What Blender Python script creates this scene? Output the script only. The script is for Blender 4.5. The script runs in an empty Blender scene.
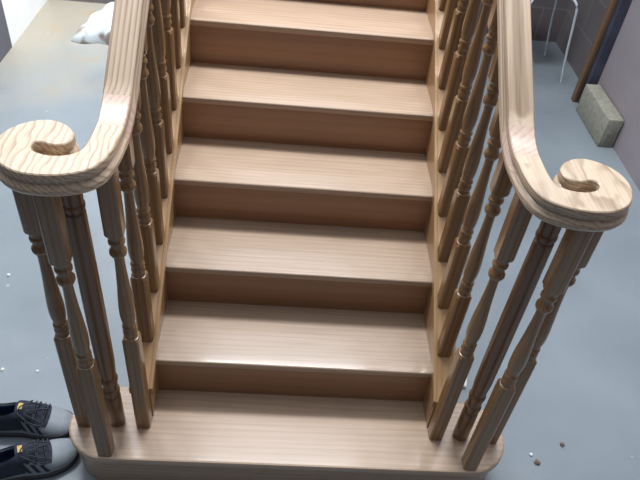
import bpy, bmesh, math, random
from mathutils import Vector, Matrix, noise
random.seed(4)
S = bpy.context.scene
COL = S.collection
RISE, GO, OV = .1521, .2180, .010
M_ = RISE / GO
HW = .395                      # half the clear width between the strings

# ------------------------------------------------------------------ materials
def new_mat(name):
    m = bpy.data.materials.new(name); m.use_nodes = True
    nt = m.node_tree; b = nt.nodes['Principled BSDF']
    return m, nt, b
def N(nt, t, **kw):
    n = nt.nodes.new(t)
    for k, v in kw.items(): setattr(n, k, v)
    return n
def ramp(nt, fac, stops):
    r = N(nt, 'ShaderNodeValToRGB')
    e = r.color_ramp.elements
    while len(e) < len(stops): e.new(.5)
    for i, (p, c) in enumerate(stops):
        e[i].position = p; e[i].color = (*c, 1) if len(c) == 3 else c
    nt.links.new(fac, r.inputs['Fac']); return r.outputs['Color']
def mixc(nt, fac, a, b, mode='MIX'):
    m = N(nt, 'ShaderNodeMix', data_type='RGBA', blend_type=mode)
    if isinstance(fac, (int, float)): m.inputs[0].default_value = fac
    else: nt.links.new(fac, m.inputs[0])
    for s, v in ((6, a), (7, b)):
        if isinstance(v, tuple): m.inputs[s].default_value = (*v, 1)
        else: nt.links.new(v, m.inputs[s])
    return m.outputs[2]
def mathn(nt, op, a, b=0.0, clamp=False):
    m = N(nt, 'ShaderNodeMath', operation=op, use_clamp=clamp)
    for i, v in enumerate((a, b)):
        if isinstance(v, (int, float)): m.inputs[i].default_value = v
        else: nt.links.new(v, m.inputs[i])
    return m.outputs[0]

def wood(name, axis, light, dark, contrast=.6, ring=22, rough=.33, coat=.35, along=.16, rotx=0.0, dist=2.2, off=(0, 0, 0), dsc=.35, figw=.8, cr=.22):
    """oak: grain lines running along one object axis, soft growth-ring figure, fine pores"""
    m, nt, b = new_mat(name)
    tc = N(nt, 'ShaderNodeTexCoord'); oi = N(nt, 'ShaderNodeObjectInfo')
    v = tc.outputs['Object']
    if rotx:
        r = N(nt, 'ShaderNodeMapping'); r.inputs['Rotation'].default_value = (rotx, 0, 0)
        nt.links.new(v, r.inputs[0]); v = r.outputs[0]
    add = N(nt, 'ShaderNodeVectorMath', operation='ADD')
    cx = N(nt, 'ShaderNodeCombineXYZ')
    rr = mathn(nt, 'MULTIPLY', oi.outputs['Random'], 3.7)
    for i in range(3): nt.links.new(rr, cx.inputs[i])
    nt.links.new(v, add.inputs[0]); nt.links.new(cx.outputs[0], add.inputs[1])
    ad2 = N(nt, 'ShaderNodeVectorMath', operation='ADD'); ad2.inputs[1].default_value = off
    nt.links.new(add.outputs[0], ad2.inputs[0]); v = ad2.outputs[0]
    def scaled(al, ac):
        mp = N(nt, 'ShaderNodeMapping'); s = [ac, ac, ac]; s['XYZ'.index(axis)] = al
        mp.inputs['Scale'].default_value = s; nt.links.new(v, mp.inputs[0]); return mp.outputs[0]
    n1 = N(nt, 'ShaderNodeTexNoise'); n1.inputs['Scale'].default_value = 1; n1.inputs['Detail'].default_value = 3
    nt.links.new(scaled(5, 170), n1.inputs['Vector'])
    n2 = N(nt, 'ShaderNodeTexNoise'); n2.inputs['Scale'].default_value = 1; n2.inputs['Detail'].default_value = 2
    n2.inputs['Distortion'].default_value = .6
    nt.links.new(scaled(1.6, 9), n2.inputs['Vector'])
    w = N(nt, 'ShaderNodeTexWave', wave_type='RINGS', rings_direction=axis, wave_profile='SAW')
    w.inputs['Scale'].default_value = 1; w.inputs['Distortion'].default_value = dist
    w.inputs['Detail'].default_value = 2; w.inputs['Detail Scale'].default_value = dsc
    sc = scaled(ring * along, ring); nt.links.new(sc, w.inputs['Vector'])
    fig = ramp(nt, w.outputs['Fac'], [(0, (0, 0, 0)), (.45, (.10, .10, .10)), (.86, (1, 1, 1)), (1, (.1, .1, .1))])
    f = mathn(nt, 'MULTIPLY', fig, figw)
    f = mathn(nt, 'ADD', f, mathn(nt, 'MULTIPLY', ramp(nt, n1.outputs['Fac'], [(.42, (0, 0, 0)), (.7, (1, 1, 1))]), .45))
    f = mathn(nt, 'MULTIPLY', f, contrast, True)
    c = mixc(nt, f, light, dark)
    c = mixc(nt, mathn(nt, 'MULTIPLY', n2.outputs['Fac'], .5), c, tuple(x * .62 for x in light), 'MIX')
    tone = mathn(nt, 'ADD', mathn(nt, 'MULTIPLY', oi.outputs['Random'], .22), .87)
    tv = N(nt, 'ShaderNodeVectorMath', operation='SCALE'); nt.links.new(c, tv.inputs[0]); nt.links.new(tone, tv.inputs['Scale'])
    nt.links.new(tv.outputs[0], b.inputs['Base Color'])
    b.inputs['Roughness'].default_value = rough
    b.inputs['Coat Weight'].default_value = coat; b.inputs['Coat Roughness'].default_value = cr
    bp = N(nt, 'ShaderNodeBump'); bp.inputs['Strength'].default_value = .12; bp.inputs['Distance'].default_value = .002
    nt.links.new(n1.outputs['Fac'], bp.inputs['Height']); nt.links.new(bp.outputs[0], b.inputs['Normal'])
    return m

OL, OD = (.46, .275, .135), (.25, .135, .06)
M = {}
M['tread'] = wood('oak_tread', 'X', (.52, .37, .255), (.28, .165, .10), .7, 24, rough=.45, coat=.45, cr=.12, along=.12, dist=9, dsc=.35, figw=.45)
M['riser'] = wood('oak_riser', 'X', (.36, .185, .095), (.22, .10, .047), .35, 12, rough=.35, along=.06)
M['string'] = wood('oak_string', 'Y', (.45, .27, .13), (.26, .14, .06), .5, 18, rotx=-math.atan(M_), along=.05)
M['rail'] = wood('oak_rail', 'Y', (.70, .53, .37), (.27, .15, .08), .9, 60, rough=.32, rotx=-math.atan(M_), along=.05, dist=3, off=(.0, 0, .03))
M['block'] = wood('oak_rail_block', 'Y', (.66, .47, .36), (.40, .24, .16), .7, 34, rotx=-.9, along=.35, dist=2)
M['volute'] = wood('oak_volute', 'Y', (.70, .53, .37), (.24, .135, .07), 0.8, 40, rough=.32, along=.55, dist=16, dsc=.3)
M['baluster'] = wood('oak_baluster', 'Z', (.30, .165, .068), (.125, .06, .022), .7, 30, rough=.33, along=.05)
M['newel'] = wood('oak_newel', 'Z', (.20, .10, .042), (.10, .048, .02), .7, 30, rough=.35, along=.05)
M['post'] = wood('pine_post', 'Z', (.22, .13, .07), (.12, .07, .04), .6, 20, rough=.6, coat=0, along=.05)

def plain(name, col, rough=.6, var=.12, scale=12, metallic=0, bump=0, coat=0):
    m, nt, b = new_mat(name)
    tc = N(nt, 'ShaderNodeTexCoord'); n = N(nt, 'ShaderNodeTexNoise')
    n.inputs['Scale'].default_value = scale; n.inputs['Detail'].default_value = 5
    nt.links.new(tc.outputs['Object'], n.inputs['Vector'])
    c = ramp(nt, n.outputs['Fac'], [(.3, tuple(x * (1 - var) for x in col)), (.7, tuple(min(1, x * (1 + var)) for x in col))])
    nt.links.new(c, b.inputs['Base Color'])
    b.inputs['Roughness'].default_value = rough; b.inputs['Metallic'].default_value = metallic
    b.inputs['Coat Weight'].default_value = coat
    if bump:
        bp = N(nt, 'ShaderNodeBump'); bp.inputs['Strength'].default_value = bump; bp.inputs['Distance'].default_value = .01
        nt.links.new(n.outputs['Fac'], bp.inputs['Height']); nt.links.new(bp.outputs[0], b.inputs['Normal'])
    return m

def floor_mat():
    m, nt, b = new_mat('painted_concrete')
    tc = N(nt, 'ShaderNodeTexCoord'); P = tc.outputs['Object']
    def noise_(scale, det=4, dist=0):
        n = N(nt, 'ShaderNodeTexNoise'); n.inputs['Scale'].default_value = scale
        n.inputs['Detail'].default_value = det; n.inputs['Distortion'].default_value = dist
        nt.links.new(P, n.inputs['Vector']); return n.outputs['Fac']
    base = ramp(nt, noise_(2.2, 5, .4), [(.3, (.205, .242, .268)), (.7, (.265, .305, .33))])
    # sandy dust swept over the far left corner
    sp = N(nt, 'ShaderNodeSeparateXYZ'); nt.links.new(P, sp.inputs[0])
    g = mathn(nt, 'SUBTRACT', mathn(nt, 'MULTIPLY', sp.outputs['Y'], 1.0), 1.9)
    g = mathn(nt, 'SUBTRACT', g, mathn(nt, 'MULTIPLY', mathn(nt, 'ADD', sp.outputs['X'], 1.3), .9))
    g = mathn(nt, 'ADD', mathn(nt, 'MULTIPLY', g, .8), mathn(nt, 'MULTIPLY', mathn(nt, 'SUBTRACT', noise_(3.5, 6), .5), 1.2), True)
    c = mixc(nt, mathn(nt, 'MULTIPLY', g, .75), base, (.37, .315, .225))
    st = ramp(nt, noise_(5.3, 3, .3), [(.60, (0, 0, 0)), (.70, (1, 1, 1))])
    c = mixc(nt, mathn(nt, 'MULTIPLY', mathn(nt, 'MULTIPLY', st, g), .55), c, (.40, .27, .13))
    # fine pale specks of plaster
    v = N(nt, 'ShaderNodeTexVoronoi'); v.inputs['Scale'].default_value = 9; nt.links.new(P, v.inputs['Vector'])
    s1 = ramp(nt, v.outputs['Distance'], [(.035, (1, 1, 1)), (.06, (0, 0, 0))])
    c = mixc(nt, mathn(nt, 'MULTIPLY', s1, .35), c, (.75, .78, .78))
    c = mixc(nt, mathn(nt, 'MULTIPLY', ramp(nt, noise_(40, 2), [(.5, (0, 0, 0)), (.75, (1, 1, 1))]), .12), c, (.2, .23, .25))
    nt.links.new(c, b.inputs['Base Color'])
    rr = ramp(nt, noise_(7, 4), [(.3, (.32, .32, .32)), (.75, (.5, .5, .5))]); nt.links.new(rr, b.inputs['Roughness'])
    bp = N(nt, 'ShaderNodeBump'); bp.inputs['Strength'].default_value = .15; bp.inputs['Distance'].default_value = .004
    nt.links.new(noise_(14, 5), bp.inputs['Height']); nt.links.new(bp.outputs[0], b.inputs['Normal'])
    return m
M['floor'] = floor_mat()

def blockwork(name, swz):
    m, nt, b = new_mat(name)
    tc = N(nt, 'ShaderNodeTexCoord'); sp = N(nt, 'ShaderNodeSeparateXYZ'); nt.links.new(tc.outputs['Object'], sp.inputs[0])
    cb = N(nt, 'ShaderNodeCombineXYZ'); nt.links.new(sp.outputs[swz], cb.inputs[0]); nt.links.new(sp.outputs['Z'], cb.inputs[1])
    br = N(nt, 'ShaderNodeTexBrick'); nt.links.new(cb.outputs[0], br.inputs['Vector'])
    br.inputs['Scale'].default_value = 1; br.inputs['Brick Width'].default_value = .45; br.inputs['Row Height'].default_value = .225
    br.inputs['Mortar Size'].default_value = .007; br.inputs['Mortar Smooth'].default_value = .3
    br.inputs['Color1'].default_value = (.135, .115, .12, 1); br.inputs['Color2'].default_value = (.155, .135, .14, 1)
    br.inputs['Mortar'].default_value = (.19, .17, .17, 1)
    nt.links.new(br.outputs['Color'], b.inputs['Base Color']); b.inputs['Roughness'].default_value = .9
    return m
M['blockwork_x'] = blockwork('blockwork_back', 'X'); M['blockwork_y'] = blockwork('blockwork_side', 'Y')
M['plaster'] = plain('bare_plaster', (.30, .262, .28), .8, .08, 4, bump=.1)
M['white_wall'] = plain('white_painted_board', (.86, .88, .90), .6, .03, 5)
M['grey_wall'] = plain('grey_board', (.12, .12, .15), .7, .1, 6)
M['membrane'] = plain('dark_blue_membrane', (.05, .055, .085), .5, .35, 9)
M['concrete'] = plain('aggregate_block', (.30, .29, .235), .95, .18, 45, bump=.5)
M['steel'] = plain('white_enamelled_tube', (.62, .66, .70), .3, .03, 5)
M['black_pad'] = plain('black_vinyl', (.02, .02, .022), .4, .1, 5)
M['grey_upper'] = plain('grey_shoe_leather', (.24, .27, .295), .55, .07, 60)
M['navy'] = plain('navy_suede', (.018, .024, .045), .8, .3, 60)
M['blue'] = plain('blue_lining', (.03, .055, .15), .85, .3, 60)
M['sole'] = plain('dark_rubber', (.022, .022, .032), .6, .2, 40)
M['midsole'] = plain('grey_brown_foam', (.07, .062, .066), .7, .15, 40)
M['lace'] = plain('black_lace', (.03, .032, .04), .8, .2, 200)
M['label'] = plain('ochre_label', (.55, .36, .10), .6, .15, 120)
M['crumb_brown'] = plain('brown_crumb', (.18, .13, .10), .9, .2, 200)
M['crumb_white'] = plain('white_crumb', (.85, .86, .85), .8, .05, 200)

def sack_mat():
    m, nt, b = new_mat('woven_plastic')
    tc = N(nt, 'ShaderNodeTexCoord'); P = tc.outputs['Object']
    n = N(nt, 'ShaderNodeTexNoise'); n.inputs['Scale'].default_value = 9; n.inputs['Detail'].default_value = 2; nt.links.new(P, n.inputs['Vector'])
    sp = N(nt, 'ShaderNodeSeparateXYZ'); nt.links.new(P, sp.inputs[0])
    front = mathn(nt, 'SUBTRACT', -.150, sp.outputs['Y']); front = mathn(nt, 'MULTIPLY', front, 16, True)
    f = mathn(nt, 'MULTIPLY', front, ramp(nt, n.outputs['Fac'], [(.42, (0, 0, 0)), (.50, (1, 1, 1))]))
    c = mixc(nt, mathn(nt, 'MULTIPLY', f, .85), (.60, .67, .69), (.22, .14, .11))
    nt.links.new(c, b.inputs['Base Color']); b.inputs['Roughness'].default_value = .4
    return m
M['sack'] = sack_mat()

# ------------------------------------------------------------------ mesh helpers
def link(name, me, mats, parent=None, loc=(0, 0, 0), rot=None):
    for m in (mats if isinstance(mats, (list, tuple)) else [mats]): me.materials.append(m)
    o = bpy.data.objects.new(name, me); COL.objects.link(o)
    loc = Vector(loc)
    if parent: o.parent = parent; loc = loc - (Vector(parent['o']) if 'o' in parent else Vector((0, 0, 0)))
    o.location = loc
    if rot: o.rotation_euler = rot
    return o
def mk(name, verts, faces, smooth=35):
    me = bpy.data.meshes.new(name); me.from_pydata([tuple(v) for v in verts], [], faces)
    bm = bmesh.new(); bm.from_mesh(me)
    bmesh.ops.remove_doubles(bm, verts=bm.verts, dist=1e-6)
    big = [f for f in bm.faces if len(f.verts) > 4]
    if big: bmesh.ops.triangulate(bm, faces=big)
    bmesh.ops.recalc_face_normals(bm, faces=bm.faces)
    bm.to_mesh(me); bm.free()
    if smooth:
        me.polygons.foreach_set('use_smooth', [True] * len(me.polygons)); me.set_sharp_from_angle(angle=math.radians(smooth))
    me.update(); return me
def thing(name, label, cat, loc, rz=0, group=None):
    o = bpy.data.objects.new(name, None); COL.objects.link(o); o.empty_display_size = .1
    o.location = loc; o.rotation_euler = (0, 0, rz); o['label'] = label; o['category'] = cat
    if group: o['group'] = group
    return o
def tag(o, label, cat, group=None):
    o['label'] = label; o['category'] = cat
    if group: o['group'] = group
    return o
def struct(name, me, mat, loc=(0, 0, 0)):
    o = link(name, me, mat, None, loc); o['kind'] = 'structure'; return o
def child(name, me, mats, parent, loc_world=(0, 0, 0), origin=(0, 0, 0), rot=None):
    o = bpy.data.objects.new(name, me)
    for m in (mats if isinstance(mats, (list, tuple)) else [mats]):
        if me.materials.find(m.name) < 0: me.materials.append(m)
    COL.objects.link(o); o.parent = parent; o.location = Vector(loc_world) - Vector(origin)
    if rot: o.rotation_euler = rot
    return o
def box_me(name, x0, x1, y0, y1, z0, z1, bev=0.0, seg=2):
    bm = bmesh.new(); bmesh.ops.create_cube(bm, size=1)
    for v in bm.verts:
        v.co = Vector((x0 + (v.co.x + .5) * (x1 - x0), y0 + (v.co.y + .5) * (y1 - y0), z0 + (v.co.z + .5) * (z1 - z0)))
    if bev: bmesh.ops.bevel(bm, geom=bm.edges[:], offset=bev, segments=seg, affect='EDGES', profile=.5)
    me = bpy.data.meshes.new(name); bm.to_mesh(me); bm.free()
    if bev:
        me.polygons.foreach_set('use_smooth', [True] * len(me.polygons)); me.set_sharp_from_angle(angle=math.radians(50))
    return me
def grid_faces(n, k, closed=True):
    F = []
    for i in range(n - 1):
        for j in range(k if closed else k - 1):
            F.append((i * k + j, i * k + (j + 1) % k, (i + 1) * k + (j + 1) % k, (i + 1) * k + j))
    return F
def rings_mesh(name, rings, cap=True, smooth=35):
    k = len(rings[0]); V = [v for r in rings for v in r]; F = grid_faces(len(rings), k)
    if cap: F.append(tuple(range(k))[::-1]); F.append(tuple((len(rings) - 1) * k + j for j in range(k)))
    return mk(name, V, F, smooth)
def offset_poly(P, d, fixed=()):
    n = len(P); out = []
    area = sum(P[i][0] * P[(i + 1) % n][1] - P[(i + 1) % n][0] * P[i][1] for i in range(n))
    s = 1 if area > 0 else -1
    for i in range(n):
        a, b, c = Vector(P[i - 1]), Vector(P[i]), Vector(P[(i + 1) % n])
        if i in fixed:
            nx = fixed[i]; out.append((b.x + nx[0] * d, b.y + nx[1] * d)); continue
        n1 = Vector(((b - a).y, -(b - a).x)).normalized() * s; n2 = Vector(((c - b).y, -(c - b).x)).normalized() * s
        nn = (n1 + n2); nn = nn.normalized() if nn.length > 1e-6 else n1
        q = d / max(.5, nn.dot(n1)); out.append((b.x + nn.x * q, b.y + nn.y * q))
    return out
def catmull(P, k=4):
    out = []
    for i in range(len(P) - 1):
        p0 = P[max(0, i - 1)]; p1 = P[i]; p2 = P[i + 1]; p3 = P[min(len(P) - 1, i + 2)]
        for j in range(k):
            t = j / k
            out.append(tuple(.5 * (2 * p1[a] + (p2[a] - p0[a]) * t + (2 * p0[a] - 5 * p1[a] + 4 * p2[a] - p3[a]) * t * t
                                   + (3 * p1[a] - p0[a] - 3 * p2[a] + p3[a]) * t ** 3) for a in range(len(p1))))
    out.append(tuple(P[-1])); return out
def tube_me(name, pts, r, k=8, radii=None):
    rings = []; n = len(pts)
    up = Vector((0, 0, 1))
    for i, p in enumerate(pts):
        t = (Vector(pts[min(n - 1, i + 1)]) - Vector(pts[max(0, i - 1)])).normalized()
        ref = up if abs(t.dot(up)) < .95 else Vector((0, 1, 0))
        a = t.cross(ref).normalized(); b = t.cross(a)
        rr = radii[i] if radii else r
        rings.append([Vector(p) + a * math.cos(2 * math.pi * j / k) * rr + b * math.sin(2 * math.pi * j / k) * rr for j in range(k)])
    return rings_mesh(name, rings, True, 60)

# ------------------------------------------------------------------ room
XL, XR, YB, YF = -1.62, 1.68, 3.47, -3.0
struct('floor', box_me('floor', XL - .15, XR + .25, YF, YB + .15, -.12, 0), M['floor'])
struct('wall_left', box_me('wall_left', XL - .15, XL, 2.79, YB, 0, 2.5), M['white_wall'])
struct('wall_left', box_me('wall_left', XL - .15, XL, YF, 2.79, 0, 2.5), M['grey_wall'])
struct('wall_right', box_me('wall_right', XR, XR + .25, YF, 2.62, 0, 2.5), M['plaster'])
struct('wall_right', box_me('wall_right', XR + .05, XR + .25, 2.62, YB, 0, 2.5), M['blockwork_y'])
struct('wall_back', box_me('wall_back', XL - .15, XR + .25, YB, YB + .15, 0, 2.2), M['blockwork_x'])
struct('trim_1', box_me('trim_1', XR - .080, XR - .050, 2.66, 2.70, 0, 2.3, .003), M['post'])
struct('trim_2', box_me('trim_2', XR - .050, XR + .05, 2.62, 2.70, 0, 2.3), M['membrane'])

# ------------------------------------------------------------------ staircase
NR = 13
st_o = (0, .22, 0)
stair = thing('staircase', 'straight oak staircase with closed strings and a round-ended bottom step', 'staircase', st_o)
def tread_profile(y0, y1, z1, th=.022, r=.006):
    pts = [(y1, z1 - th), (y1, z1)]
    for k in range(5):
        a = math.pi / 2 * k / 4; pts.append((y0 + r - r * math.sin(a), z1 - r + r * math.cos(a)))
    for k in range(5):
        a = math.pi / 2 * k / 4; pts.append((y0 + r - r * math.cos(a), z1 - th + r - r * math.sin(a)))
    return pts
for n in range(2, NR):
    w = HW + .008
    prof = tread_profile(0, GO + OV + .018, 0)
    me = mk('tread', [(s, y, z) for s in (-w, w) for y, z in prof],
            [tuple(range(len(prof)))[::-1], tuple(range(len(prof), 2 * len(prof)))] + grid_faces(2, len(prof)), 15)
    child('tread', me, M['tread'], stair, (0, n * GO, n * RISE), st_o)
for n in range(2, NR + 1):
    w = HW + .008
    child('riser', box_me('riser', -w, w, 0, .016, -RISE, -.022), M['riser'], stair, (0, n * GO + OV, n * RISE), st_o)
# curtail step: straight front, half-round ends beyond the strings
def curtail(r, yc=.3355, xc=.505):
    P = []
    for k in range(25):
        a = -math.pi / 2 + math.pi * k / 24; P.append((xc + r * math.cos(a), yc + r * math.sin(a)))
    P.append((HW - .01, yc + r)); P.append((HW - .01, .463)); P.append((-HW + .01, .463)); P.append((-HW + .01, yc + r))
    for k in range(25):
        a = math.pi / 2 + math.pi * k / 24; P.append((-xc + r * math.cos(a), yc + r * math.sin(a)))
    return P
def curtail_mesh(name, levels):
    rings = [[(x, y - .22, z) for x, y in curtail(.1175 - d)] for z, d in levels]
    return rings_mesh(name, rings, True, 12)
child('tread', curtail_mesh('bottom_tread', [(-.024, .006), (-.0225, .002), (-.018, 0), (-.006, 0), (-.0015, .0015), (0, .006), (0, .02)]),
      M['tread'], stair, (0, .22, RISE), st_o)['label'] = 'round-ended bottom tread'
child('riser', curtail_mesh('bottom_riser', [(0, .014), (RISE - .024, .014)]), M['tread'], stair, (0, .22, 0), st_o)['label'] = 'curved bottom riser'
YT = (NR) * GO + .01
def slope_prism(name, poly, x0, x1, bev=.002):
    V = [(x, y, z) for x in (x0, x1) for y, z in poly]; k = len(poly)
    return mk(name, V, [tuple(range(k)), tuple(range(k, 2 * k))] + grid_faces(2, k), 30)
CS = .010      # string top above the nosing line
for s in (-1, 1):
    y0 = .356
    poly = [(y0, RISE), (y0, M_ * y0 + CS), (YT, M_ * YT + CS), (YT, M_ * YT - .27), (.456, M_ * .456 - .27 if M_ * .456 > .27 else 0), (.456, RISE)]
    poly = [(y - .22, z) for y, z in poly]
    xs = sorted((s * HW, s * (HW + .032)))
    child('string', slope_prism('string', poly, *xs), M['string'], stair, (0, .22, 0), st_o)
struct('floor_upper', box_me('floor_upper', -.5, .5, NR * GO + .028, YB, NR * RISE - .2, NR * RISE), M['tread'])

# ------------------------------------------------------------------ balustrades
CR = .0345      # top of the base rail above the nosing line
XB = .420       # centre line of the string balusters
def rail_top(y):
    if y < .385: return 1.10
    if y < .5: return 1.10 + M_ / (2 * .115) * (y - .385) ** 2
    return 1.10 + M_ * .0575 + M_ * (y - .5)
PROF = [(.0, -.0035), (.002, -.0012), (.006, 0), (.015, 0), (.0175, -.004), (.024, -.0045), (.0265, -.001), (.033, .0035), (.040, .004), (.046, .001), (.048, -.003)]
HR = .0275
VOL = [(.3845, .386), (.385, .36), (.388, .31), (.397, .268), (.414, .241), (.441, .2245), (.472, .216), (.505, .2145), (.535, .2195),
       (.563, .235), (.584, .259), (.595, .285), (.599, .313), (.595, .338), (.583, .360), (.565, .377), (.546, .387), (.526, .391),
       (.505, .386), (.486, .374), (.472, .356), (.466, .337), (.469, .320), (.479, .310), (.494, .3065), (.508, .309), (.521, .3135),
       (.531, .309), (.532, .298), (.522, .2855), (.500, .277), (.479, .277), (.462, .282), (.450, .292), (.443, .305), (.440, .33), (.4395, .365), (.4395, .386)]
def volute_me(s, origin):
    P = catmull(VOL, 3); n = len(P)
    if s < 0: P = [(-x, y) for x, y in P]
    fixed = {0: (-s, 0), n - 1: (s, 0)}
    rings = []
    for v, d in [(-.0, -.012)] + PROF + [(.048, -.012)]:
        rings.append([(x - origin[0], y - origin[1], 1.10 - v - origin[2]) for x, y in offset_poly(P, d, fixed)])
    return rings_mesh('volute', rings, True, 28)
def sweep_me(s, ys, origin, xc0=.412, xc1=.415):
    rings = []
    for y in ys:
        z = rail_top(y); e = 1e-4; sl = (rail_top(y + e) - rail_top(y - e)) / (2 * e)
        L = math.hypot(1, sl); ny, nz = -sl / L, 1 / L
        t = min(1, max(0, (y - .40) / .1)); xc = xc0 + (xc1 - xc0) * t; hw = HR + .002 * t
        ring = []
        for v, d in PROF: ring.append((s * (xc + hw + d), -v))
        for v, d in reversed(PROF): ring.append((s * (xc - hw - d), -v))
        rings.append([(u - origin[0], y + ny * v - origin[1], z + nz * v - origin[2]) for u, v in ring])
    return rings_mesh('handrail', rings, True, 28)

NSEC = 24
def sq(h, c=.0015):
    out = []
    for j in range(NSEC):
        a = 2 * math.pi * (j + .5) / NSEC - math.pi / 4
        ca, sa = math.cos(a), math.sin(a); m = max(abs(ca), abs(sa)); x, y = ca / m * h, sa / m * h
        out.append((x, y))
    return out
def ci(r): return [(r * math.cos(2 * math.pi * (j + .5) / NSEC - math.pi / 4), r * math.sin(2 * math.pi * (j + .5) / NSEC - math.pi / 4)) for j in range(NSEC)]
def mixs(a, b, t): return [(p[0] * (1 - t) + q[0] * t, p[1] * (1 - t) + q[1] * t) for p, q in zip(a, b)]
TURN = [(.004, .0155), (.010, .0150), (.014, .0175), (.020, .0178), (.025, .0150), (.030, .0148), (.034, .0178), (.039, .0175), (.043, .0145), (.050, .0152),
        (.065, .0178), (.085, .0190), (.110, .0186), (.145, .0165), (.185, .0138), (.225, .0118), (.255, .0110), (.268, .0118),
        (.272, .0165), (.278, .0190), (.285, .0188), (.291, .0150), (.297, .0138), (.303, .0142), (.308, .0180), (.314, .0182), (.319, .0150), (.327, .0150)]
HB = .0195
def baluster_me(z0, zt0, z1, m0=0.0, m1=0.0):
    """square foot z0..zt0, turned middle .33 long, square head up to z1; ends cut to the slope"""
    S0 = sq(HB); R = []
    R.append([(x, y, z0 + m0 * y) for x, y in S0])
    R.append([(x, y, zt0 - .007) for x, y in S0])
    R.append([(x, y, zt0 - .001) for x, y in mixs(S0, ci(.0185), .75)])
    R.append([(x, y, zt0) for x, y in ci(.0165)])
    for z, r in TURN: R.append([(x, y, zt0 + z) for x, y in ci(r)])
    e = zt0 + .33
    R.append([(x, y, e) for x, y in ci(.0165)])
    R.append([(x, y, e + .001) for x, y in mixs(S0, ci(.0185), .75)])
    R.append([(x, y, e + .007) for x, y in S0])
    R.append([(x, y, z1 + m1 * y) for x, y in S0])
    return rings_mesh('baluster', R, True, 32)
def newel_me(z0, z1):
    P = [(z0, .0215), (z0 + .004, .0225), (.270, .0225), (.280, .0215), (.284, .0190), (.289, .0190), (.293, .0225), (.301, .0235), (.309, .0225), (.312, .0190),
         (.330, .0200), (.345, .0225), (.352, .0235), (.360, .0225), (.364, .0195), (.372, .0205), (.42, .0235), (.60, .0240), (.80, .0232), (.918, .0222),
         (.922, .0185), (.926, .0185), (.930, .0228), (.936, .0235), (.942, .0228), (.945, .0212), (.955, .0220), (z1, .0220)]
    return rings_mesh('newel', [[(x, y, z) for x, y in ci(r)] for z, r in P], True, 30)

def balustrade(s, label):
    org = (s * XB, .334, 0)
    o0 = (s * XB, .334, RISE)
    t = thing('balustrade', label, 'balustrade', o0)
    me = sweep_me(s, [.465 + i * .005 for i in range(0, 10)] + [.6, 1.0, 1.6, 2.2, YT - .02], o0)
    h = child('handrail', me, M['rail'], t, o0, o0)
    b = child('handrail_joint', sweep_me(s, [.386 + i * .079 / 10 for i in range(11)], o0), M['block'], h)
    b['label'] = 'short upswept joint block with curved grain'
    v = child('volute', volute_me(s, o0), M['volute'], h); v['label'] = 'flat scrolled handrail end'
    # base rail with raised fillets between two lips
    sec = [(-.032, 0), (-.032, .0245), (-.0305, .026), (-.0235, .026), (-.0225, .0245), (-.0225, .021), (.0225, .021), (.0225, .0245), (.0235, .026), (.0305, .026), (.032, .0245), (.032, 0)]
    ys = [.356, YT]
    rings = [[(s * XB + (u + .0015 * 0) - o0[0], y - o0[1], M_ * y + CS + w - o0[2]) for u, w in sec] for y in ys]
    child('base_rail', rings_mesh('base_rail', rings, True, 20), M['string'], t, o0, o0)
    base = CS + .021
    # string balusters: one mesh, copied up the slope
    pitch = .1133; y = .460 + .0195; k = 0
    zb = M_ * y + base; zr = rail_top(y) - .0575
    first = None; ref_y = y + 2 * pitch
    L = (rail_top(ref_y) - .0575) - (M_ * ref_y + base)
    me = baluster_me(-.001, .236, L, M_, M_)
    me0 = baluster_me(-.001, .236, zr - zb, M_, M_ * .8)
    while y < YT - .05:
        mesh = me0 if k == 0 else me
        if k <= 1: ob = child('baluster', mesh, M['baluster'], t, (s * XB, y, M_ * y + base), o0); ref = ob
        else:
            ob = ref.copy(); COL.objects.link(ob); ob.parent = t; ob.location = Vector((s * XB, y, M_ * y + base)) - Vector(o0)
        y += pitch; k += 1
    # balusters on the curtail step
    fm = baluster_me(RISE, .535, 1.054)
    for bx, by in ((.4165, .334), (.5775, .330), (.502, .244)):
        child('baluster', fm, M['baluster'], t, (s * bx, by, 0), o0)
    child('newel_post', newel_me(RISE, 1.054), M['newel'], t, (s * .4925, .336, 0), o0)['label'] = 'dark round turned post under the volute'
    return t
balustrade(-1, 'left oak stair balustrade, its handrail scroll on the side of the trainers')
balustrade(1, 'right oak balustrade of the stair, handrail scroll on the side of the grey concrete block')

# ------------------------------------------------------------------ concrete block
blk = link('concrete_block', box_me('concrete_block', -.042, .042, -.19, .19, 0, .168, .006), M['concrete'], None, (1.632, 2.385, 0))
tag(blk, 'grey-green concrete building block stood on its long edge against the right wall', 'building block')

# ------------------------------------------------------------------ stool
sx, sy = 1.40, 3.07
stool = thing('stool', 'stool with thin white tubular legs on the floor beyond the concrete block', 'stool', (sx, sy, 0))
for ux in (-1, 1):
    for uy in (-1, 1):
        p = [(ux * .195, uy * .18, 0.002), (ux * .165, uy * .178, .2), (ux * .145, uy * .172, .38), (ux * .13, uy * .165, .47), (ux * .09, uy * .12, .505)]
        child('leg', tube_me('leg', catmull(p, 4), .0075), M['steel'], stool, (0, 0, 0))
bm = bmesh.new(); bmesh.ops.create_cone(bm, cap_ends=True, segments=40, radius1=.17, radius2=.165, depth=.04)
bmesh.ops.bevel(bm, geom=[e for e in bm.edges if abs((e.verts[0].co - e.verts[1].co).z) < 1e-5], offset=.012, segments=3, affect='EDGES')
me = bpy.data.meshes.new('seat'); bm.to_mesh(me); bm.free(); me.polygons.foreach_set('use_smooth', [True] * len(me.polygons)); me.set_sharp_from_angle(angle=.7)
child('seat', me, M['black_pad'], stool, (0, 0, .525))

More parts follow.
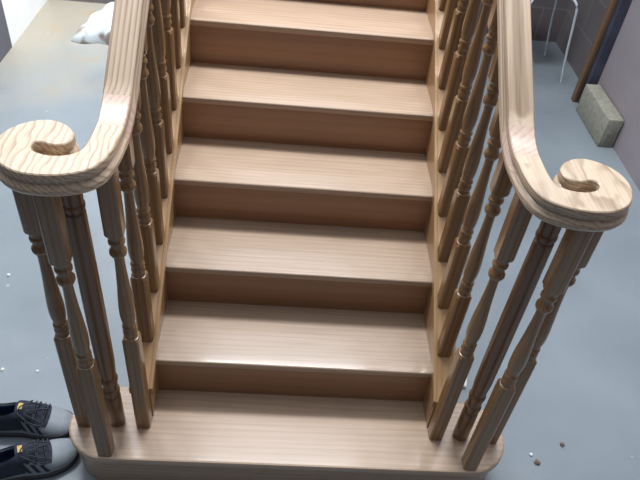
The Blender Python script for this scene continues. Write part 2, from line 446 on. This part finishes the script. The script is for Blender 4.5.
# ------------------------------------------------------------------ white sack
def sack_me():
    nx, ny = 44, 54; V = []; hx, hy = .20, .255
    for layer in (0, 1):
        for i in range(ny):
            for j in range(nx):
                u = -1 + 2 * j / (nx - 1); v = -1 + 2 * i / (ny - 1)
                x = u * hx * (1 + .05 * math.sin(5 * v + 1)) ; y = v * hy * (1 + .05 * math.sin(7 * u))
                x += .09 * (v + 1) / 2 * 1
                e = max(0, (1 - abs(u) ** 4)) ** .5 * max(0, (1 - abs(v) ** 4)) ** .5
                if layer: z = .004
                else:
                    r = noise.noise(Vector((x * 9, y * 8, 1.3))); r2 = noise.noise(Vector((x * 24, y * 15, 7)))
                    z = .006 + e * (.095 + .05 * r + .022 * r2 - .02 * v)
                V.append((x, y, max(z, .005) if not layer else 0.002))
    F = []
    for l in (0, 1):
        b = l * nx * ny
        for i in range(ny - 1):
            for j in range(nx - 1):
                q = (b + i * nx + j, b + i * nx + j + 1, b + (i + 1) * nx + j + 1, b + (i + 1) * nx + j); F.append(q if l == 0 else q[::-1])
    rim = [j for j in range(nx)] + [i * nx + nx - 1 for i in range(1, ny)] + [(ny - 1) * nx + j for j in range(nx - 2, -1, -1)] + [i * nx for i in range(ny - 2, 0, -1)]
    for a, b_ in zip(rim, rim[1:] + rim[:1]): F.append((a, a + nx * ny, b_ + nx * ny, b_))
    return mk('plastic_sack', V, F, 0 or 80)
sk = link('plastic_sack', sack_me(), M['sack'], None, (-1.12, 3.16, 0))
tag(sk, 'crumpled white plastic sack lying on the dusty floor behind the left handrail', 'sack')

# ------------------------------------------------------------------ trainers
def lerp_tab(T, x):
    for (a, va), (b, vb) in zip(T, T[1:]):
        if x <= b:
            t = (x - a) / (b - a) if b > a else 0; t = t * t * (3 - 2 * t) if 0 else t
            return va + (vb - va) * t
    return T[-1][1]
LEN = .292
def smooth_tab(T, n=8): return catmull(T, n)
WT = smooth_tab([(0, .006), (.012, .020), (.05, .030), (.15, .035), (.3, .035), (.45, .037), (.6, .045), (.72, .049), (.82, .047), (.9, .040), (.955, .029), (.988, .016), (1, .004)])
HT = smooth_tab([(0, .080), (.05, .104), (.15, .100), (.3, .094), (.43, .100), (.52, .094), (.63, .080), (.7, .067), (.8, .056), (.9, .047), (.96, .038), (1, .026)])
CY = smooth_tab([(0, 0), (.3, 0), (.6, .004), (.85, .0), (1, -.006)])
AO = smooth_tab([(0, 1.5708), (.03, 1.15), (.1, 1.15), (.22, 1.08), (.36, 1.10), (.45, 1.28), (.53, 1.5708), (.66, 1.5708), (1, 1.5708)])
def surf(t, a, off=0.0, sidey=1):
    w = lerp_tab(WT, t) + off; h = lerp_tab(HT, t) + off; z0 = .020
    ca, sa = math.cos(a), math.sin(a)
    y = w * math.copysign(abs(ca) ** .75, ca); z = z0 + (h - z0) * max(0, sa) ** .85
    return Vector((t * LEN, lerp_tab(CY, t) * sidey + y, z))
def patch(name, fn, nu, nv, thick=.0, sub=0):
    """closed shell: outer surface fn(u,v,0) and inner fn(u,v,-thick)"""
    V = []; 
    for l in (0, 1):
        for i in range(nu):
            for j in range(nv): V.append(fn(i / (nu - 1), j / (nv - 1), 0 if l == 0 else -thick))
    F = []
    for l in (0, 1):
        b = l * nu * nv
        for i in range(nu - 1):
            for j in range(nv - 1):
                q = (b + i * nv + j, b + i * nv + j + 1, b + (i + 1) * nv + j + 1, b + (i + 1) * nv + j); F.append(q)
    rim = [j for j in range(nv)] + [i * nv + nv - 1 for i in range(1, nu)] + [(nu - 1) * nv + j for j in range(nv - 2, -1, -1)] + [i * nv for i in range(nu - 2, 0, -1)]
    for a, b_ in zip(rim, rim[1:] + rim[:1]): F.append((a, a + nu * nv, b_ + nu * nv, b_))
    return mk(name, V, F, 50)
def make_shoe(s, label, loc, rz):
    t = thing('trainer', label, 'shoe', loc, rz, None)
    # sole
    def sole_ring(z, extra, t0=0, toe=0):
        R = []
        n = 40
        for i in range(n):
            tt = i / (n - 1); tq = .5 - .5 * math.cos(math.pi * tt)
            R.append((tq * LEN * (1 + toe), s * lerp_tab(CY, tq) + lerp_tab(WT, tq) + extra, z + .012 * max(0, (tq - .8) / .2) ** 2 * (1 if z < .03 else .6)))
        for i in range(n - 1, -1, -1):
            tt = i / (n - 1); tq = .5 - .5 * math.cos(math.pi * tt)
            R.append((tq * LEN * (1 + toe), s * lerp_tab(CY, tq) - lerp_tab(WT, tq) - extra, z + .012 * max(0, (tq - .8) / .2) ** 2 * (1 if z < .03 else .6)))
        return R
    child('outsole', rings_mesh('outsole', [sole_ring(0, -.003), sole_ring(.002, 0), sole_ring(.010, .001), sole_ring(.0105, -.001)], True, 40), M['sole'], t)
    child('midsole', rings_mesh('midsole', [sole_ring(.0108, .001), sole_ring(.017, .0025), sole_ring(.025, .0015), sole_ring(.0265, -.002)], True, 40), M['midsole'], t)
    def up(side):
        def f(u, v, o):
            tt = .5 - .5 * math.cos(math.pi * u); a = v * min(lerp_tab(AO, tt), math.pi / 2)
            if side < 0: a = math.pi - a
            return surf(tt, a, o, s)
        return f
    # the upper as one shell wrapped over both sides
    V = []; nu, nv = 46, 15
    for l in (0, 1):
        for i in range(nu):
            for j in range(2 * nv):
                side = 1 if j < nv else -1; v = j / (nv - 1) if j < nv else (2 * nv - 1 - j) / (nv - 1)
                V.append(up(side)(i / (nu - 1), v, 0 if l == 0 else -.003))
    F = []; K = 2 * nv
    openi = [.5 - .5 * math.cos(math.pi * i / (nu - 1)) for i in range(nu)]
    for l in (0, 1):
        b = l * nu * K
        for i in range(nu - 1):
            for j in range(K - 1):
                if j == nv - 1 and min(openi[i], openi[i + 1]) < .51: continue
                F.append((b + i * K + j, b + i * K + j + 1, b + (i + 1) * K + j + 1, b + (i + 1) * K + j))
    for i in range(nu - 1):
        if min(openi[i], openi[i + 1]) < .51:
            for j in (nv - 1, nv):
                F.append((i * K + j, (i + 1) * K + j, nu * K + (i + 1) * K + j, nu * K + i * K + j))
    upper = child('upper', mk('upper', V, F, 60), M['grey_upper'], t)
    # navy panels on the rear, side slashes, lining, insole
    for side in (1, -1):
        def heel(u, v, o):
            tt = .004 + .50 * u; a = (.16 + .84 * v) * lerp_tab(AO, tt) * 1.0
            a = min(a, math.pi / 2)
            if side < 0: a = math.pi - a
            return surf(tt, a, .0032 + o, s)
        child('quarter_panel', patch('quarter_panel', heel, 18, 8, .0018), M['navy'], t)
        for q in range(3):
            def slash(u, v, o, q=q):
                tt = .47 + .08 * q + .035 * v + (.05) * u; a = .22 + .5 * (1 - u) + .0 * v
                if side < 0: a = math.pi - a
                return surf(tt, a, .0018 + o, s)
            child('side_stripe', patch('side_stripe', slash, 6, 3, .0012), M['navy'], t)
        def lin(u, v, o):
            tt = .02 + .48 * u; a = lerp_tab(AO, tt) * (.12 + .9 * v)
            a = min(a, 1.57)
            if side < 0: a = math.pi - a
            p = surf(tt, a, -.0045 + o, s); return p
        child('lining', patch('lining', lin, 18, 7, .0015), M['blue'], t)
    child('insole', patch('insole', lambda u, v, o: Vector(((.03 + .6 * u) * LEN, s * lerp_tab(CY, .03 + .6 * u) + (2 * v - 1) * (lerp_tab(WT, .03 + .6 * u) - .005), .034 + o)), 14, 5, .004), M['navy'], t)
    # tongue and lace field
    def vamp(u, v, o):
        tt = .52 + .24 * u; wd = (.72 + .10 * math.sin(u * 22)) * (1 if u < .8 else math.sqrt(max(.02, 1 - ((u - .8) / .2) ** 2)))
        a = math.pi / 2 + (v - .5) * 2 * wd
        return surf(tt, a, .0026 + o, s)
    vp = child('vamp_panel', patch('vamp_panel', vamp, 40, 13, .002), M['navy'], t)
    def tng(u, v, o):
        tt = .64 - .19 * u; w = .030 + .004 * u; h = lerp_tab(HT, .63) + .004 + u * .052 - .030 * u * u + .0
        y = (2 * v - 1) * w; return Vector((tt * LEN, s * .003 + y, h - 4.5 * y * y * 4 + o * 1.0))
    tg = child('tongue', patch('tongue', tng, 12, 9, .005), M['navy'], t)
    def lab(u, v, o):
        p = tng(.64 + .22 * u, .34 + .32 * v, 0); return p + Vector((0, 0, .0022 + o))
    child('tongue_label', patch('tongue_label', lab, 4, 4, .0016), M['label'], tg)['label'] = 'ochre woven tag on the tongue'
    for i in range(5):
        u0 = .57 + .04 * i
        pts = []
        for j in range(13):
            v = j / 12; a = math.pi / 2 + (v - .5) * 1.25
            pts.append(surf(u0 + .02 * v * (1 if i % 2 else -1), a, .0065 + .003 * math.sin(math.pi * v), s))
        child('lace', tube_me('lace', pts, .0024, 6), M['lace'], vp)
    p0 = surf(.50, 1.9, .012, s)
    for sg in (1, -1):
        pts = [p0, p0 + Vector((.004, sg * .012, .014)), p0 + Vector((.03, sg * .030, .006)), p0 + Vector((.055, sg * .034, -.012)), p0 + Vector((.075, sg * .026, -.016)), p0 + Vector((.05, sg * .018, -.008)), p0 + Vector((.02, sg * .006, .002))]
        child('lace', tube_me('lace', catmull(pts, 4), .0019, 6), M['lace'], vp)
    return t
def shoe_at(s, label, toe, ang):
    a = math.radians(ang); make_shoe(s, label, (toe[0] - LEN * math.cos(a), toe[1] - LEN * math.sin(a), 0), a)
shoe_at(1, 'grey and navy trainer farther from the camera, beside the round end of the bottom step', (-.642, .402), 2)
shoe_at(-1, 'grey and navy trainer nearest the bottom left corner, toe under the bottom step nosing', (-.611, .320), 21)

# ------------------------------------------------------------------ crumbs and offcut on the floor
def crumb(loc, r, mat, label, seed):
    bm = bmesh.new(); bmesh.ops.create_icosphere(bm, subdivisions=2, radius=r)
    for v in bm.verts:
        v.co *= 1 + .45 * noise.noise(v.co * (1.5 / r) + Vector((seed, 0, 0))); v.co.z = max(v.co.z * .7, -r * .35)
    me = bpy.data.meshes.new('floor_speck'); bm.to_mesh(me); bm.free()
    o = link('floor_speck', me, mat, None, (loc[0], loc[1], r * .35)); tag(o, label, 'crumb', 'crumbs on the floor')
crumb((.874, .410), .0075, M['crumb_brown'], 'brown crumb on the blue-grey floor, farthest right of the crumbs beside the bottom step', 1)
crumb((.774, .344), .009, M['crumb_brown'], 'brown crumb on the blue-grey floor, nearest the lower edge of the photo', 2)
crumb((.762, .371), .006, M['crumb_white'], 'white crumb on the floor right of the bottom step, beside a brown one', 3)
crumb((-.93, .60), .006, M['crumb_white'], 'white speck on the floor left of the stair, just above the trainers', 5)  # small white specks scattered left of the stair
crumb((-.82, .60), .005, M['crumb_white'], 'white speck on the floor between the trainers and the outer left baluster', 6)
crumb((-1.05, 1.02), .006, M['crumb_white'], 'white speck on the floor far left, below the left handrail scroll', 7)
off = link('wood_offcut', box_me('wood_offcut', -.014, .014, -.028, .028, 0, .014, .001), M['crumb_white'], None, (.588, .640, 0))
off.rotation_euler = (0, 0, -.25)
tag(off, 'small pale offcut on the floor just behind the foot of the right balustrade', 'offcut')

# ------------------------------------------------------------------ light
w = bpy.data.worlds.new('sky'); S.world = w; w.use_nodes = True; nt = w.node_tree
bg = nt.nodes['Background']
tc = N(nt, 'ShaderNodeTexCoord'); sp = N(nt, 'ShaderNodeSeparateXYZ'); nt.links.new(tc.outputs['Generated'], sp.inputs[0])
d = mathn(nt, 'ADD', mathn(nt, 'MULTIPLY', sp.outputs['Y'], .47), mathn(nt, 'MULTIPLY', sp.outputs['Z'], .74))
d = mathn(nt, 'ADD', d, mathn(nt, 'MULTIPLY', sp.outputs['X'], -.12))
col = ramp(nt, d, [(0.0, (.05, .05, .055)), (.25, (.14, .15, .17)), (.48, (.36, .39, .44)), (.68, (.95, 1.03, 1.15)), (.87, (2.2, 2.4, 2.65))])
nt.links.new(col, bg.inputs['Color']); bg.inputs['Strength'].default_value = 1.0
def area(name, loc, aim, sx, sy, en, col):
    la = bpy.data.lights.new(name, 'AREA'); la.shape = 'RECTANGLE'; la.size = sx; la.size_y = sy; la.energy = en; la.color = col
    lo = bpy.data.objects.new(name, la); COL.objects.link(lo); lo.location = loc
    lo.rotation_euler = (Vector(aim) - Vector(loc)).to_track_quat('-Z', 'Y').to_euler()
area('roof_light', (-.1, 1.72, 3.3), (-.1, 1.65, 0), 2.6, .36, 132, (.91, .95, 1.0))
area('left_wall_fill', (-.85, 3.1, 1.75), (-1.62, 3.15, .25), .7, .5, 42, (.93, .97, 1.0))  # added fill lamp that brightens the white left wall; no window there

# ------------------------------------------------------------------ camera
cd = bpy.data.cameras.new('camera'); cam = bpy.data.objects.new('camera', cd); COL.objects.link(cam); S.camera = cam
r_ = Vector((0.99564216, -0.01069718, 0.09264054)); u_ = Vector((-0.06173478, 0.66895909, 0.74073109)); f_ = Vector((0.06989646, 0.74322224, -0.66538348))
cam.matrix_world = Matrix(((r_.x, u_.x, -f_.x, -.0844), (r_.y, u_.y, -f_.y, -.7013), (r_.z, u_.z, -f_.z, 1.8104), (0, 0, 0, 1)))
cd.sensor_fit = 'HORIZONTAL'; cd.sensor_width = 36; cd.lens = 36 * 655.11 / 640; cd.clip_start = .02
vs = S.view_settings; vs.view_transform = 'Standard'; vs.look = 'None'; vs.gamma = 1; vs.use_curve_mapping = False; vs.exposure = 0.1
